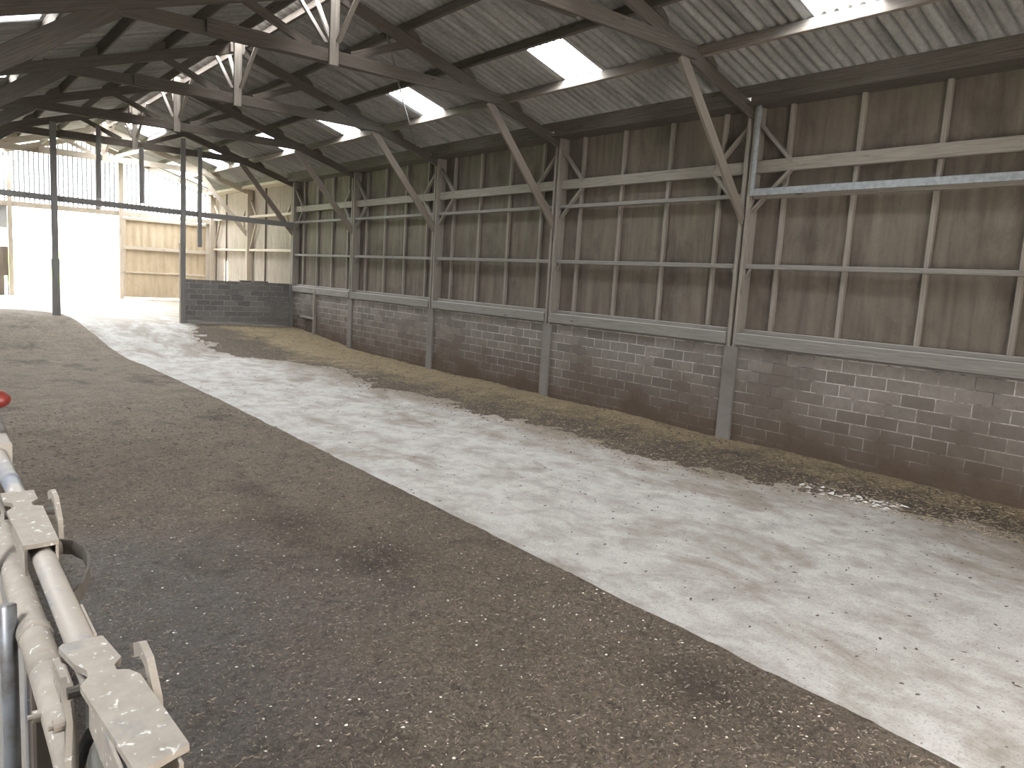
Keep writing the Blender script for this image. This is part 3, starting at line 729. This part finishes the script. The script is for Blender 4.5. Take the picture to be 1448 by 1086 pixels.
# purlins, ridge boards and eave beams run the whole length
sides = ((1, 'right'), (-1, 'left'))
rk = ['lowest', 'second lowest', 'third lowest', 'ridge']
for s_, sn in sides:
    for i, px in enumerate(PURL):
        x = XC + s_ * px; z = RAFT(x) + 0.087
        lab = f'{rk[i]} long purlin on the {sn} roof slope' if i < 3 else f'topmost purlin just {sn} of the ridge gap'
        single('roof_purlin', lab, 'purlin', M['brace'] if i == 0 and s_ == 1 else M['truss'], MB().beam((x, -2.9, z), (x, GY - 0.08, z), 0.055, 0.172, (s_ * 0.3, 0, 0.95)), 'purlins under the roof sheets')
single('eave_beam', 'long dark eave beam along the top of the right wall', 'beam', M['truss'], MB().box(10.21, 10.255, -2.9, GY - 0.2, 5.45, 5.625))
single('brace_rod', 'thin steel rod slanting under the roof across the second bay skylight', 'rod', M['rod'], MB().tube([(6.62, 12.3, RAFT(6.62) - 0.03), (8.4, 14.72, RAFT(8.4) - 0.03), (10.1, 16.9, RAFT(10.1) - 0.03)], 0.016, 8))

# ------------------------------------------------------------------ roof sheets with skylights
SKY_R = [(8.20, 9.14, YK(-1) + 1.98, YK(-1) + 2.87), (8.22, 9.14, 9.52, 10.40), (8.22, 9.14, 14.25, 15.13), (8.22, 9.14, 18.18, 19.07), (8.22, 9.14, 22.25, 23.15),
         (8.22, 9.14, 26.82, 27.70), (8.30, 9.14, 28.38, 29.6), (8.22, 9.14, 31.7, 34.5), (6.05, 6.78, 27.5, 29.85), (9.3, 10.15, 33.8, 34.5)]
SKY_L = [(0.8, 1.68, 8.75, 9.6), (0.8, 1.68, 13.3, 14.15), (0.8, 1.68, 18.4, 19.25), (0.8, 1.68, 22.9, 23.8), (0.8, 1.68, 27.5, 28.4), (2.0, 2.9, 33.6, 34.6), (-2.5, -1.5, 0.6, 2.4), (-2.5, -1.5, 5.2, 6.9), (-2.5, -1.5, 12.0, 13.7), (-2.5, -1.5, 21.0, 22.7)]  # last four: unseen skylights added over the feed passage for light
def roof_side(s_, x_in, x_out, holes):
    ya, yb = -3.2, GY + 0.25
    xb = sorted({x_in, x_out} | {h[0] for h in holes} | {h[1] for h in holes}); n = int((yb - ya) / PITCH * 8); ys = np.linspace(ya, yb, n + 1)
    nx = len(xb); V = []; cells = {}
    for y in ys:
        off = AMP * math.sin(2 * math.pi * y / PITCH)
        for x in xb: V.append((x, y, SHEET(x) + AMP + off))
    main = []; pan = [[] for _ in holes]
    for j in range(n):
        ym = (ys[j] + ys[j + 1]) / 2
        for i in range(nx - 1):
            xm = (xb[i] + xb[i + 1]) / 2; A = j * nx + i; f = (A, A + 1, A + nx + 1, A + nx); tgt = main
            for hi, h in enumerate(holes):
                if h[0] < xm < h[1] and h[2] < ym < h[3]: tgt = pan[hi]
            tgt.append(f)
    return V, main, pan
def sub(V, F):
    used = sorted({i for f in F for i in f}); mp = {u: i for i, u in enumerate(used)}
    return [V[u] for u in used], [tuple(mp[i] for i in f) for f in F]
roof_info = []
rl = ['skylight in the right slope above the nearest wall bay, at the top edge', 'largest skylight in full view, in the right slope of the first full bay', 'skylight in the right slope crossed by a thin rod', 'skylight in the right slope, partly behind a tie beam in the third bay',
      'narrow skylight sliver right of the truss before the stanchions', 'small skylight just above the partition end, beside the truss', 'bright skylight behind the truss over the partition', 'wide skylight in the right slope next to the far gable',
      'bright panel near the ridge between the last two trusses', 'little skylight low by the far right corner']
ll = ['skylight in the left slope of the first full bay, out at the picture edge', 'skylight at the top left corner of the view, in the left slope', 'skylight peeping at the left edge between two braces', 'left slope skylight in the bay before the stanchions', 'left slope skylight above the cross beam', 'left slope skylight next to the far gable'] + [f'{o} unseen skylight over the feed passage, added to light the near end' for o in ORD[:4]]
for s_, xi, xo, holes, nm, labs_ in ((1, XC + 0.05, 10.95, SKY_R, 'ceiling_right', rl), (-1, XC - 0.07, -3.9, SKY_L, 'ceiling_left', ll)):
    V, main, pan = roof_side(s_, xi, xo, holes)
    v, f = sub(V, main)
    o = nparr(nm, v, f, M['roof'], 'structure', True)
    struct(o, f'{"right" if s_ == 1 else "left"} slope of grey corrugated cement roof sheets', 'roof')
    for i, pf in enumerate(pan):
        v, f = sub(V, pf); o = nparr('skylight', v, f, M['clear'], None, True)
        tag(o, labs_[i], 'skylight', 'skylight panels in the roof')

# ------------------------------------------------------------------ self-locking feed barrier beside the camera
fb = thing('feed_barrier', 'dust-caked steel feed barrier with locking plates in the bottom left corner', 'feed barrier', (0.24, 2.2, 0.78))
G, T = M['gate'], M['gatetube']
bx, bz = 0.243, 1.655
MB().tube([(bx, 0.35, bz), (bx, 4.6, bz)], 0.0265, 20).build('top_tube', T, fb, True)
b1 = [(.190, 2.69), (.276, 2.69), (.276, 2.585), (.256, 2.555), (.256, 2.525), (.279, 2.505), (.276, 2.175), (.197, 2.165), (.190, 2.49), (.210, 2.525), (.210, 2.565), (.192, 2.59)]
b2 = [(.192, 1.550), (.200, 1.562), (.268, 1.562), (.280, 1.456), (.264, 1.432), (.264, 1.412), (.282, 1.402), (.295, 1.374), (.309, 1.122), (.228, 1.09), (.202, 1.385), (.219, 1.41), (.220, 1.435), (.206, 1.468)]
for k, (ol, ybody) in enumerate(((b1, (2.17, 2.49)), (b2, (1.10, 1.38)))):
    pl = MB().prism(ol[::-1], 1.69, 1.702).build('locking_plate', G, fb)
    xs0, xs1 = (.200, .274) if k == 0 else (.214, .295)
    MB().box(xs0, xs0 + .006, ybody[0], ybody[1], 1.62, 1.69).box(xs1 - .006, xs1, ybody[0], ybody[1], 1.62, 1.69).build('side_cheek', G, pl)
    ny = 2.545 if k == 0 else 1.425
    MB().tube([(.188, ny, 1.672), (.316, ny, 1.672)], 0.011, 10).build('pivot_pin', M['stop'], pl)
    MB().strip([(.306, ny + .025, 1.712), (.311, ny + .005, 1.722), (.314, ny - .03, 1.712), (.317, ny - .075, 1.66), (.316, ny - .10, 1.58)], 0.013, 0.026, (1, 0, 0)).build('stop_lug', G, pl)
# second, thicker tube with wound dust streaks, drawn out into a flat bar at its end
MB().tube([(.198, 3.6, 1.535), (.199, 2.55, 1.535), (.200, 2.10, 1.535), (.200, 1.98, 1.535), (.201, 1.80, 1.53)], [.032, .032, .033, .034, .034], 18).build('lower_tube', G, fb, True)
MB().tube([(.200, 2.02, 1.535), (.201, 1.975, 1.535)], .037, 18).build('tube_collar', G, fb, True)
MB().tube([(.201, 1.80, 1.53), (.201, 1.66, 1.515), (.200, 1.56, 1.48), (.198, 1.50, 1.43), (.196, 1.48, 1.36)], [.034, .031, .024, .016, .012], 14).build('tube_taper', G, fb, True)
MB().strip([(.196, 1.50, 1.40), (.195, 1.47, 1.30), (.195, 1.45, 1.1), (.195, 1.44, 0.79)], 0.034, 0.008, (1, 0, 0)).build('hanger_bar', G, fb)
# curved lever straps on the camera's left
MB().strip([(.186, 1.545, 1.675), (.192, 1.50, 1.66), (.193, 1.45, 1.60), (.183, 1.41, 1.53), (.176, 1.385, 1.45), (.175, 1.37, 1.30), (.175, 1.36, 1.0)], 0.010, 0.026, (1, 0, 0)).build('lever_strap', G, fb)
MB().strip([(.180, 2.60, 1.68), (.172, 2.57, 1.66), (.160, 2.50, 1.60), (.158, 2.42, 1.50), (.168, 2.30, 1.36), (.178, 2.2, 1.2), (.18, 2.15, .9)], 0.010, 0.032, (1, 0, 0)).build('lever_strap', G, fb)
for (x, y_, z) in ((.181, 1.455, 1.60), (.170, 1.66, 1.515), (.172, 2.56, 1.65)):
    MB().tube([(x - .012, y_, z), (x + .006, y_, z)], 0.0125, 12).tube([(x - .020, y_, z), (x - .012, y_, z)], 0.006, 8).build('bolt', G, fb)
# U-shaped strap handle on the far side
pts = [(.268, 2.33, 1.625), (.300, 2.345, 1.625), (.330, 2.33, 1.622), (.349, 2.28, 1.618), (.350, 2.22, 1.612), (.338, 2.15, 1.606), (.312, 2.07, 1.60), (.268, 1.99, 1.595)]
MB().strip(pts, 0.042, 0.006, (0, 0, 1)).build('strap_handle', M['stop'], fb)
MB().tube([(.268, 2.33, 1.625), (.300, 2.335, 1.625)], 0.02, 12).build('handle_boss', G, fb, True)
MB().box(.199, .222, 1.60, 1.69, 1.56, 1.60).build('tube_bracket', G, fb)
MB().box(.268, .274, 1.66, 1.82, 1.615, 1.665).build('guide_lug', G, fb)
# uprights
MB().tube([(.152, 2.05, .78), (.152, 2.05, 1.60)], 0.0185, 16).build('upright_tube', M['darkgalv'], fb, True)
MB().box(.176, .198, 1.99, 2.01, .78, 1.50).build('upright_bar', T, fb)
MB().box(.179, .236, 1.87, 1.93, .78, 1.475).build('upright_stop', M['brownsteel'], fb)
MB().tube([(.292, 1.60, 1.455), (.280, 1.65, 1.45), (.266, 1.69, 1.428), (.255, 1.72, 1.38), (.247, 1.75, 1.31), (.243, 1.76, 1.2)], 0.013, 10).build('rubber_buffer', M['rubber'], fb)
MB().box(.296, .302, 1.25, 1.95, .80, 1.56).build('guard_plate', M['sage'], fb)
# bracket and release lever further along
MB().box(.205, .285, 3.42, 3.62, 1.60, 1.70).build('rail_bracket', T, fb)
MB().tube([(.277, 3.62, 1.70), (.277, 3.95, 1.72)], .012, 8).build('bracket_bolt', M['stop'], fb)
MB().tube([(bx, 3.05, bz), (bx, 2.98, bz)], .0285, 20).build('tube_collar', T, fb, True)
lv = MB().tube([(.06, 3.66, 1.60), (.19, 3.68, 1.80), (.225, 3.69, 1.822)], 0.012, 8).build('release_lever', M['galv'], fb)
MB().ball((.258, 3.69, 1.828), .052, .042, .038, 18).build('knob', M['red'], lv, True)['label'] = 'glossy red knob'
struct(MB().box(-3.5, 0.36, -3.0, GY - 9.5, -0.2, 0.78).build('floor_passage', M['pillar']), 'raised concrete feed passage behind the barrier', 'floor')

# ------------------------------------------------------------------ daylight
wd = bpy.data.worlds.new('overcast_sky'); SC.world = wd; wd.use_nodes = True
nt = wd.node_tree; bg = nt.nodes['Background']
tc = N(nt, 'ShaderNodeTexCoord'); sp = N(nt, 'ShaderNodeSeparateXYZ'); nt.links.new(tc.outputs['Generated'], sp.inputs[0])
col = ramp(nt, [(0.0, (1.0, 0.985, 0.955)), (0.35, (1.0, 0.985, 0.96)), (1.0, (0.98, 0.985, 1.0))], sp.outputs['Z'])
nt.links.new(col, bg.inputs[0]); nt.links.new(remap(nt, sp.outputs['Z'], 0.0, 1.0, 0.7, 3.4), bg.inputs[1])
def portal(name, c, rot, sx, sy):
    l = bpy.data.lights.new(name, 'AREA'); l.shape = 'RECTANGLE'; l.size = sx; l.size_y = sy; l.cycles.is_portal = True
    o = bpy.data.objects.new(name, l); C.objects.link(o); o.location = c; o.rotation_euler = rot; o['kind'] = 'helper'
# openings that let the sky in (sampling portals on the doorway, gable, skylights and added near doorway)
portal('doorway_daylight', (3.5, GY + 0.2, 3.9), (-math.pi / 2, 0, 0), 14.2, 6.6)
portal('added_doorway_daylight', (3.6, -3.2, 1.35), (math.pi / 2, 0, 0), 4.0, 2.7)
ang = math.atan(SL)
for h in SKY_R: portal('skylight_daylight', ((h[0] + h[1]) / 2, (h[2] + h[3]) / 2, SHEET((h[0] + h[1]) / 2) + 0.08), (0, ang, 0), (h[1] - h[0]) * 1.05, h[3] - h[2])
for h in SKY_L: portal('skylight_daylight', ((h[0] + h[1]) / 2, (h[2] + h[3]) / 2, SHEET((h[0] + h[1]) / 2) + 0.08), (0, -ang, 0), (h[1] - h[0]) * 1.05, h[3] - h[2])

# ------------------------------------------------------------------ camera and view
cam = bpy.data.cameras.new('camera'); co = bpy.data.objects.new('camera', cam); C.objects.link(co)
yaw, pit, rol = 0.6758, -0.1351, 0.0601
fw = Vector((math.sin(yaw) * math.cos(pit), math.cos(yaw) * math.cos(pit), math.sin(pit)))
r0 = Vector((math.cos(yaw), -math.sin(yaw), 0)); u0 = r0.cross(fw)
R_ = r0 * math.cos(rol) + u0 * math.sin(rol); U_ = -r0 * math.sin(rol) + u0 * math.cos(rol)
from mathutils import Matrix
m = Matrix((R_, U_, -fw)).transposed().to_4x4(); m.translation = (0, 0, 2.4326); co.matrix_world = m
cam.sensor_fit = 'HORIZONTAL'; cam.sensor_width = 36; cam.lens = 36 * 1067 / 1448; cam.clip_start = 0.05; cam.clip_end = 500
SC.camera = co
SC.view_settings.view_transform = 'Standard'; SC.view_settings.look = 'None'; SC.view_settings.gamma = 1; SC.view_settings.use_curve_mapping = False
SC.view_settings.exposure = 4.3
SC.cycles.use_denoising = True
SC.cycles.max_bounces = 10; SC.cycles.diffuse_bounces = 6; SC.cycles.transparent_max_bounces = 12
SC.cycles.sample_clamp_indirect = 6
for o in bpy.data.objects:
    if '_o' in o: del o['_o']
